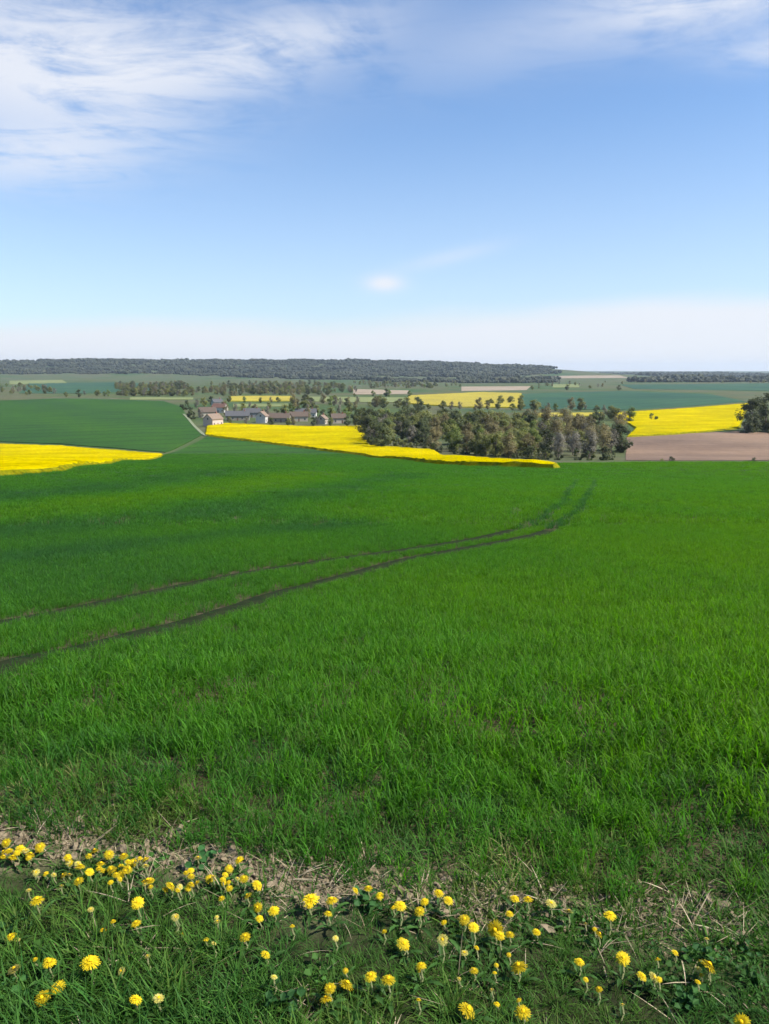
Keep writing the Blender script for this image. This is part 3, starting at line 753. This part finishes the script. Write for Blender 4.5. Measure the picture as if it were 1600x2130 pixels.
# ------------------------------------------------------------------ wheel ruts
# wheel ruts of the tramlines: compacted soil, with the shadow in the crop gap painted in
M['rut'] = simple('rut_soil_shade', (0.010, 0.020, 0.006), (0.026, 0.033, 0.011), 6, 0.95, 0.05, 0.6, 0.02)
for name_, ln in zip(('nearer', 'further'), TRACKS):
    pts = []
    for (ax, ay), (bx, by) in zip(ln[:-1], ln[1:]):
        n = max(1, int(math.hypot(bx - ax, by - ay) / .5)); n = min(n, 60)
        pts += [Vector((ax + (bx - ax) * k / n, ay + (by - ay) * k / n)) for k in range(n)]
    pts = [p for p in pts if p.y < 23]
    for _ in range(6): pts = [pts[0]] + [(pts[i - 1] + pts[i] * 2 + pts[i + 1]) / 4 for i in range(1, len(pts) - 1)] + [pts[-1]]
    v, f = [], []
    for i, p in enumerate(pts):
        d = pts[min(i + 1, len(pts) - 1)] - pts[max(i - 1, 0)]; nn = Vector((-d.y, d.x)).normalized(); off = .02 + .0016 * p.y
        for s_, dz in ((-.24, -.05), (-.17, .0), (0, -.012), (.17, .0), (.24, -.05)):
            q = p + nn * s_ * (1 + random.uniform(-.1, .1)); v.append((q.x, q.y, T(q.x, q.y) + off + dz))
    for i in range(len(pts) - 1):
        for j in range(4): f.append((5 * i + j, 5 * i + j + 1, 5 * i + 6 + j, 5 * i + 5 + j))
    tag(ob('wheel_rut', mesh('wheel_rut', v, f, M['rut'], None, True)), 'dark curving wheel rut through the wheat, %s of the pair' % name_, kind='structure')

# ------------------------------------------------------------------ wheat plants
def ribbon(v, f, sh, base, az, length, width, lean, droop, seg, shade, twist=0.0):
    """a curved tapering blade"""
    b = len(v); ang = lean
    p = Vector(base); d = Vector((math.cos(az), math.sin(az), 0)); side = Vector((-math.sin(az), math.cos(az), 0))
    for i in range(seg + 1):
        t = i / seg; w = width * (1 - t ** 2.2) * (0.75 + .6 * t * (1 - t) * 2) + width * .04
        tw = twist * t; sv = side * math.cos(tw) + Vector((0, 0, 1)) * math.sin(tw) * .6
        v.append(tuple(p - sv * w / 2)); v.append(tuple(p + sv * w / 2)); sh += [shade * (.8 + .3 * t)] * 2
        ang += droop / seg
        p = p + (d * math.sin(ang) + Vector((0, 0, 1)) * math.cos(ang)) * (length / seg)
    for i in range(seg):
        k = b + 2 * i; f.append((k, k + 1, k + 3, k + 2))
def wheat_tuft(seed, n, spread, hgt, seg, wmul, nleaf):
    r = random.Random(seed); v, f, sh = [], [], []
    for k in range(n):
        bx, by = r.gauss(0, spread * .45), r.gauss(0, spread * .45)
        h = hgt * r.uniform(.7, 1.1); az0 = r.uniform(0, 6.28)
        ribbon(v, f, sh, (bx, by, -.02), az0, h * .75, .005 * wmul, r.uniform(0, .12), .1, 2, .8)
        for j in range(nleaf):
            z = h * (.12 + .5 * j / max(1, nleaf - 1)) if nleaf > 1 else h * .3
            az = az0 + math.pi * j + r.uniform(-.6, .6)
            ribbon(v, f, sh, (bx, by, z), az, h * r.uniform(.42, .66), .0095 * wmul * r.uniform(.8, 1.2), r.uniform(.08, .35), r.uniform(.2, 1.5), seg, r.uniform(.75, 1.25), r.uniform(-1, 1))
    return proto('wheat_tuft', mesh('wheat_tuft', v, f, M['wheat'], {'shade': sh}, True))
def scatter(y0, y1, dens, half=0.60, pad=1.6):
    n = int(dens * (y1 - y0) * 2 * (half * y1 + pad))
    x = rng.uniform(-(half * y1 + pad), half * y1 + pad, n); y = rng.uniform(y0, y1, n)
    k = np.abs(x) < half * y + pad
    return x[k], y[k]
def wheat(name, y0, y1, dens, protos, gap, label, sc=(.86, 1.1), lo=0.0, ramp_edge=False, rows=False):
    x, y = scatter(y0, y1, dens)
    if rows:                                     # drilled in rows that run along the first tramline
        a = math.atan2(TRACKS[0][3][1] - TRACKS[0][1][1], TRACKS[0][3][0] - TRACKS[0][1][0])
        u, w = x * math.cos(a) + y * math.sin(a), -x * math.sin(a) + y * math.cos(a)
        w = np.round(w / .145) * .145 + rng.normal(0, .022, len(w))
        x, y = u * math.cos(a) - w * math.sin(a), u * math.sin(a) + w * math.cos(a)
    k = inside(x, y, WPOLY)
    e = y - edge_y(x)
    wob = .07 * np.sin(x * 4.1) + .06 * np.sin(x * 9.7 + 1) + .05 * np.sin(x * 2 + 3)
    if ramp_edge: k &= e + wob > rng.uniform(-.10, .16, len(x))
    rut = np.zeros(len(x), bool)
    for t in TRACKS: rut |= dist_line(x, y, t) < gap * rng.uniform(.85, 1.2, len(x))
    k &= ~rut | (rng.uniform(0, 1, len(x)) < (.75 if y0 < 20 else 1.1))
    x, y, e, rut = x[k], y[k], e[k], rut[k]
    s = rng.uniform(sc[0], sc[1], len(x)) * (1 + .05 * np.sin(x * 1.3 + 2 * np.sin(y * .9)))
    if ramp_edge: s *= np.clip(.55 + e * .40, .45, 1.0)
    near = np.minimum(dist_line(x, y, TRACKS[0]), dist_line(x, y, TRACKS[1]))
    if y0 < 20: s *= np.clip(.64 + .36 * (near - .2) / .9, .64, 1.0)
    s = np.where(rut, s * (.42 if y0 < 20 else .80), s)
    z = terrain(x, y) + lo
    rots = np.stack([rng.normal(0, .09, len(x)), rng.normal(.05, .09, len(x)), rng.uniform(0, 6.28, len(x))], 1)
    tn = np.clip(tone_at(x, y) + rng.normal(0, .10, len(x)), 0, 1)
    if ramp_edge: tn = np.clip(tn - .22 * np.clip(1.1 - e, 0, 1), 0, 1)
    tn = np.where(rut, 0.0, tn)
    return instancer(name, np.stack([x, y, z], 1), rots, s, tn, rng.integers(0, len(protos), len(x)), protos, label, 'wheat')
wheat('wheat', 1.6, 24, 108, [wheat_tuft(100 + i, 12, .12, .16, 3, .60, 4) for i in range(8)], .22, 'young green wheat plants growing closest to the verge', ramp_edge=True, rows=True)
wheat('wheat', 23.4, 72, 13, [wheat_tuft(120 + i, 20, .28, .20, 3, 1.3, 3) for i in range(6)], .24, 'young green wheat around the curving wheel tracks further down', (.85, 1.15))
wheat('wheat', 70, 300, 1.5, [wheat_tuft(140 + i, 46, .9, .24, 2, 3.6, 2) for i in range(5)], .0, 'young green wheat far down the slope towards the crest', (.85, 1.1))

# ------------------------------------------------------------------ verge: grass, weeds, straw, clods
def grass_tuft(seed, n, spread, lo, hi, w, m, droop=(.3, 1.4), lean=(.1, .8)):
    r = random.Random(seed); v, f, sh = [], [], []
    for k in range(n):
        a = r.uniform(0, 6.28); q = abs(r.gauss(0, spread * .5))
        ribbon(v, f, sh, (q * math.cos(a), q * math.sin(a), -.01), a + r.uniform(-1, 1), r.uniform(lo, hi), w * r.uniform(.7, 1.3), r.uniform(*lean), r.uniform(*droop), 3, r.uniform(.7, 1.3), r.uniform(-1, 1))
    return proto('grass_tuft', mesh('grass_tuft', v, f, m, {'shade': sh}, True))
def weed_tuft(seed):
    r = random.Random(seed); v, f, sh = [], [], []
    for k in range(14):                           # broad round leaves on short stalks
        a = r.uniform(0, 6.28); q = r.uniform(.01, .075); z = r.uniform(.015, .06); s = r.uniform(.010, .02)
        c = Vector((q * math.cos(a), q * math.sin(a), z)); n = Vector((r.gauss(0, .4), r.gauss(0, .4), 1)).normalized(); t = n.to_track_quat('Z', 'Y'); b = len(v)
        for j in range(6):
            g = 2 * math.pi * j / 6; v.append(tuple(c + t @ Vector((s * math.cos(g), s * .8 * math.sin(g), .003 * math.cos(3 * g))))); sh.append(r.uniform(.8, 1.2))
        f.append(tuple(range(b, b + 6)))
    return proto('weed_tuft', mesh('weed_tuft', v, f, M['weed'], {'shade': sh}))
def verge_pts(dens, y0=.7, lo=-9.0, hi=9.0, x=3.2):
    n = int(dens * 2 * x * 2.4); px = rng.uniform(-x, x, n); py = rng.uniform(y0, y0 + 2.4, n)
    e = edge_y(px) - py
    wob = .06 * np.sin(px * 5.3) + .05 * np.sin(px * 11 + 1)
    k = (e + wob > lo) & (e + wob < hi)
    return px[k], py[k], (e + wob)[k]
def put(name, x, y, s, tn, protos, label, cat, tilt=.12, z=0.0):
    n = len(x); rots = np.stack([rng.normal(0, tilt, n), rng.normal(0, tilt, n), rng.uniform(0, 6.28, n)], 1)
    return instancer(name, np.stack([x, y, terrain(x, y) + z], 1), rots, s, tn, rng.integers(0, len(protos), n), protos, label, cat)
def patch(x, y): return np.sin(x * 3.1 + 1.3 * np.sin(y * 4.1)) + np.sin(y * 5.3 + x * 1.7 + 1) + .6 * np.sin(x * 7.7 - y * 6.1)
x, y, e = verge_pts(1400, lo=-.35)
k = rng.uniform(0, 1, len(x)) < np.clip(.46 + e * 2.6 + .20 * np.clip(x, -.5, 1.5), .2, 1) * np.clip(.92 + .22 * patch(x, y), .62, 1)
x, y, e = x[k], y[k], e[k]
put('grass', x, y, rng.uniform(.55, 1.15, len(x)) * np.clip(.6 + e * .7, .5, 1.0) * (1 + .18 * patch(x + 3, y)), np.clip(.42 + .13 * patch(x * 1.3, y + 2) + .1 * x / 2 + rng.normal(0, .14, len(x)), 0, .93),
    [grass_tuft(200 + i, 16, .05, .045, .115, .0034, M['grass']) for i in range(8)], 'short mixed grass of the verge in front of the wheat', 'grass')
x = rng.uniform(-3.2, 3.2, 9000); e = rng.uniform(-.14, 1.5, 9000); y = edge_y(x) + e
k = rng.uniform(0, 1, len(x)) < np.clip(.46 + .9 * np.abs(e) + .22 * patch(x, y) + .2 * np.clip(x, -.5, 1.5), .18, .98); x, y, e = x[k], y[k], e[k]
k = (np.abs(e + .03) > .07) | (rng.uniform(0, 1, len(x)) < .6 + .25 * np.clip(x, -1, 2) + .25 * patch(x * 1.5, y)); x, y, e = x[k], y[k], e[k]
put('low_grass', x, y, rng.uniform(.5, 1.1, len(x)), np.clip(.45 + .15 * patch(x, y) + rng.normal(0, .15, len(x)), 0, .95), [grass_tuft(270 + i, 12, .07, .04, .11, .005, M['grass']) for i in range(6)], 'thin low grass between the verge and the wheat', 'grass')
x, y, e = verge_pts(90, lo=.05); k = patch(x * 1.7 + 5, y * 1.4) > .5; x, y, e = x[k], y[k], e[k]
put('ground_cover', x, y, rng.uniform(.35, .8, len(x)), rng.uniform(0, 1, len(x)), [weed_tuft(230 + i) for i in range(5)], 'low broad-leaved weeds growing through the verge grass', 'weeds')
x, y, e = verge_pts(46, lo=-.25)
x2 = rng.uniform(-3.2, 2.0, 330); y2 = edge_y(x2) + rng.normal(-.02, .06, 330); x, y = np.concatenate([x, x2]), np.concatenate([y, y2])
put('dry_straw', x, y, rng.uniform(.6, 1.2, len(x)), rng.uniform(0, 1, len(x)), [grass_tuft(250 + i, 4, .03, .05, .14, .0032, M['straw'], (.0, .6), (1.0, 1.5)) for i in range(5)], 'dry straw stalks lying in the verge and on the soil', 'straw', .2, .012)
def clods():
    protos = []
    for sd in range(5):
        r = random.Random(sd + 300); bm = bmesh.new(); bmesh.ops.create_icosphere(bm, subdivisions=2, radius=.02)
        sx, sy, sz = r.uniform(.7, 1.3), r.uniform(.7, 1.3), r.uniform(.45, .8)
        for q in bm.verts:
            g = 1 + r.uniform(-.28, .28); q.co = Vector((q.co.x * sx * g, q.co.y * sy * g, q.co.z * sz * g))
        v = [tuple(q.co) for q in bm.verts]; f = [tuple(u.index for u in q.verts) for q in bm.faces]; bm.free()
        protos.append(proto('soil_clod', mesh('soil_clod', v, f, M['clod'])))
    n = 4500; x = rng.uniform(-3.4, 3.4, n); e = rng.normal(.0, .075, n); y = edge_y(x) + e
    put('soil_clods', x, y, np.abs(rng.normal(0, .34, n)) + .12, rng.uniform(0, 1, n), protos, 'crumbly soil clods along the bare strip beside the wheat', 'soil', 1.0, .003)
clods()

# ------------------------------------------------------------------ dandelions
def head_mesh(seed, rings, m, closed=0.0):
    r = random.Random(seed); v, f, mi = [], [], []
    for q, (rad, el, n, z) in enumerate(rings):
        for k in range(n):
            a = 2 * math.pi * (k + r.uniform(-.3, .3)) / n + q * .13; b = len(v); w = .0024; e = el + r.uniform(-.12, .12) + closed
            d = Vector((math.cos(a), math.sin(a), 0)); s = Vector((-math.sin(a), math.cos(a), 0)); L = rad * r.uniform(.88, 1.1)
            for t, ww in ((.12, .5), (.6, 1.0), (1.0, .55)):
                c = d * L * t * math.cos(e) + Vector((0, 0, z + L * t * math.sin(e) - .18 * L * t * t))
                v += [tuple(c - s * w * ww * .5), tuple(c + s * w * ww * .5)]
            f += [(b, b + 1, b + 3, b + 2), (b + 2, b + 3, b + 5, b + 4)]
    return mesh('flower_head', v, f, m)
RINGS = [(.0215, -.02, 38, .0), (.0185, .16, 34, .001), (.0145, .36, 28, .002), (.010, .62, 20, .003), (.006, .9, 12, .0035)]
HEADS = [head_mesh(i, RINGS, M['petal']) for i in range(4)]
PALE = [head_mesh(10, RINGS, M['petal_pale'], .25)]
def dome(r, h, m, z=0.0):
    v, f = [(0, 0, z + h)], []
    for ring, (a, b) in enumerate(((.55, .78), (1.0, 0))):
        for k in range(9):
            g = 2 * math.pi * k / 9; v.append((r * a * math.cos(g), r * a * math.sin(g), z + h * b))
    for k in range(9): f += [(0, 1 + k, 1 + (k + 1) % 9), (1 + k, 10 + k, 10 + (k + 1) % 9, 1 + (k + 1) % 9)]
    return mesh('dome', v, f, m, None, True)
CORE = dome(.006, .0045, M['core'], .006)
BRACT = dome(.009, -.011, M['stem'], 0)
def stem_mesh():
    v, f = [], []; p = [Vector((0, 0, -.02)), Vector((.006, .002, .35)), Vector((.002, -.004, .7)), Vector((0, 0, 1))]
    for a, b in zip(p[:-1], p[1:]): tube(v, f, a, b, .0023, .0021, 6)
    return mesh('stem', v, f, M['stem'], None, True)
STEM = stem_mesh()
def leaf_mesh(seed):
    r = random.Random(seed); v, f = [], []; n = 7; L = .13
    for i in range(n + 1):
        t = i / n; x = L * t; w = .003 + .011 * math.sin(math.pi * min(1, t * .93 + .03)) ** .8 * (1.0 if i % 2 else .5)
        if i == n: w = .001
        z = .035 * math.sin(math.pi * t * .8) + .002
        back = .006 if i % 2 else 0
        v += [(x - back, -w, z + .004), (x, 0, z - .001), (x - back, w, z + .004)]
    for i in range(n):
        b = 3 * i; f += [(b, b + 1, b + 4, b + 3), (b + 1, b + 2, b + 5, b + 4)]
    return mesh('leaf', v, f, M['rosette'], None, True)
LEAF = [leaf_mesh(i) for i in range(3)]
# photograph position of each flower, apparent width, kind
DAN = [(12,1753,20,0),(27,1783,20,0),(43,1765,22,0),(83,1762,22,0),(63,1777,20,0),(8,1772,18,0),(167,1802,22,0),(197,1770,22,0),(227,1777,22,0),(257,1780,22,0),(210,1797,22,0),(233,1810,22,0),(253,1817,22,0),(277,1793,22,0),(267,1807,22,0),
 (187,1813,20,0),(163,1832,22,0),(303,1802,18,1),(308,1833,30,0),(355,1842,24,0),(412,1785,18,1),(437,1827,22,0),(497,1788,22,0),(477,1807,20,0),(507,1827,22,0),(515,1863,20,0),(77,1872,28,0),(287,1877,28,0),(283,1920,22,0),(365,1908,18,1),
 (22,1948,22,0),(510,1948,24,0),(103,2002,28,0),(188,2000,40,0),(30,2017,28,1),(253,2020,18,1),(120,2052,30,0),(88,2075,32,0),(283,2078,26,0),(330,2077,24,1),(536,1840,26,0),(536,1887,22,0),(540,1910,18,0),(570,1893,26,0),(646,1870,40,0),(690,1872,28,0),(683,1900,20,0),
 (740,1852,18,0),(766,1847,20,0),(790,1863,20,0),(833,1883,28,0),(883,1875,20,0),(873,1895,24,0),(913,1857,24,0),(933,1872,24,0),(966,1912,26,0),(986,1928,24,0),(1030,1933,36,0),(1060,1943,22,0),(1040,1945,24,0),(840,1963,30,0),(921,1955,26,1),(553,1985,22,0),(876,2008,24,0),
 (966,1983,20,1),(986,2018,20,0),(686,2055,26,0),(721,2047,34,0),(678,2077,28,0),(771,2030,28,0),(808,2037,30,0),(973,2100,38,0),(570,2033,16,1),(1071,1868,22,0),(1098,1870,24,0),(1146,1880,26,1),(1183,1897,24,1),(1060,1900,18,0),(1269,1903,28,0),(1116,1938,20,0),(1246,1943,20,0),
 (1079,2010,36,0),(1206,2000,22,0),(1296,1993,30,0),(1336,2030,22,0),(1359,2033,24,1),(1473,2008,36,0),(1088,2105,34,0),(1543,2127,34,0),(1246,2057,16,0)]
_r = random.Random(5)
for _ in range(52):      # the many small heads crowding the soil edge at the left
    _x = _r.uniform(0, 600) ** .97; DAN.append((round(_x), round(float(np.interp(_x, [0, 300, 600], [1745, 1782, 1832])) + _r.uniform(4, 62)), _r.choice((13, 15, 17)), int(_r.random() < .3)))
for _ in range(46):
    _x = _r.uniform(0, 1500); DAN.append((round(_x), round(float(np.interp(_x, [0, 600, 1400], [1820, 1870, 1920])) + _r.uniform(0, 200)), _r.choice((11, 13, 15)), int(_r.random() < .4)))
rowsd = {'edge': [], 'middle': [], 'front': []}
for d in DAN:
    px, py = d[0], d[1]
    ey = np.interp(px, [0, 300, 600, 900, 1200, 1600], [1738, 1772, 1822, 1857, 1884, 1935])
    rowsd['edge' if py < ey + 62 else ('middle' if py < 1990 else 'front')].append(d)
PHRASE = {'edge': 'in the row along the bare soil edge', 'middle': 'in the middle of the verge grass', 'front': 'in the nearest row of the verge'}
def dandelion(px, py, w, pale, label, group):
    h = random.uniform(.035, .075) * (.8 if w < 23 else 1.1)
    p = cast(px, py, h)
    dist = (p - Vector((0, 0, CAM_H))).length
    s = w * .84 / FPX * dist / .043
    gz = T(p.x, p.y); h = p.z - gz
    e = ob('dandelion', None, None, (p.x, p.y, gz)); tag(e, label, 'dandelion', group)
    ob('stem', STEM, e, None, None, (1, 1, h))
    hd = ob('flower_head', random.choice(PALE if pale else HEADS), e, (0, 0, h), (random.gauss(.1, .28), random.gauss(.15, .28), random.uniform(0, 6.28)), s)
    ob('centre', CORE, hd); ob('bracts', BRACT, hd, (0, 0, .002))
    a0 = random.uniform(0, 6.28)
    for k in range(5 if w >= 20 else 3):
        ob('leaf', random.choice(LEAF), e, (0, 0, .0), (0, random.uniform(-.3, .1), a0 + k * 1.2566 + random.uniform(-.3, .3)), random.uniform(.34, .6) * (1 if w >= 20 else .65))
for key, lst in rowsd.items():
    lst.sort(key=lambda d: d[0])
    for i, (px, py, w, pale) in enumerate(lst):
        look = 'pale half-open dandelion' if pale else ('large bright yellow dandelion' if w >= 34 else 'small yellow dandelion' if w < 23 else 'yellow dandelion')
        dandelion(px, py, w, pale, '%s %s, %s from the left' % (look, PHRASE[key], ordinal(i + 1)), 'dandelions on the verge')

# ------------------------------------------------------------------ haze
v, f = [], []
box(v, f, -15500, 15500, -15500, 15500, -48, 135)
m, N, L = mat_nodes('haze')
pv = N.new('ShaderNodeVolumePrincipled'); pv.inputs['Color'].default_value = (0.72, 0.85, 1.0, 1); pv.inputs['Density'].default_value = 5.0e-5; pv.inputs['Anisotropy'].default_value = 0.2
o_ = N.new('ShaderNodeOutputMaterial'); L.new(pv.outputs[0], o_.inputs['Volume'])
hz = ob('haze', mesh('haze', v, f, m)); tag(hz, 'thin pale blue haze over the far hills', 'haze', None, 'stuff')
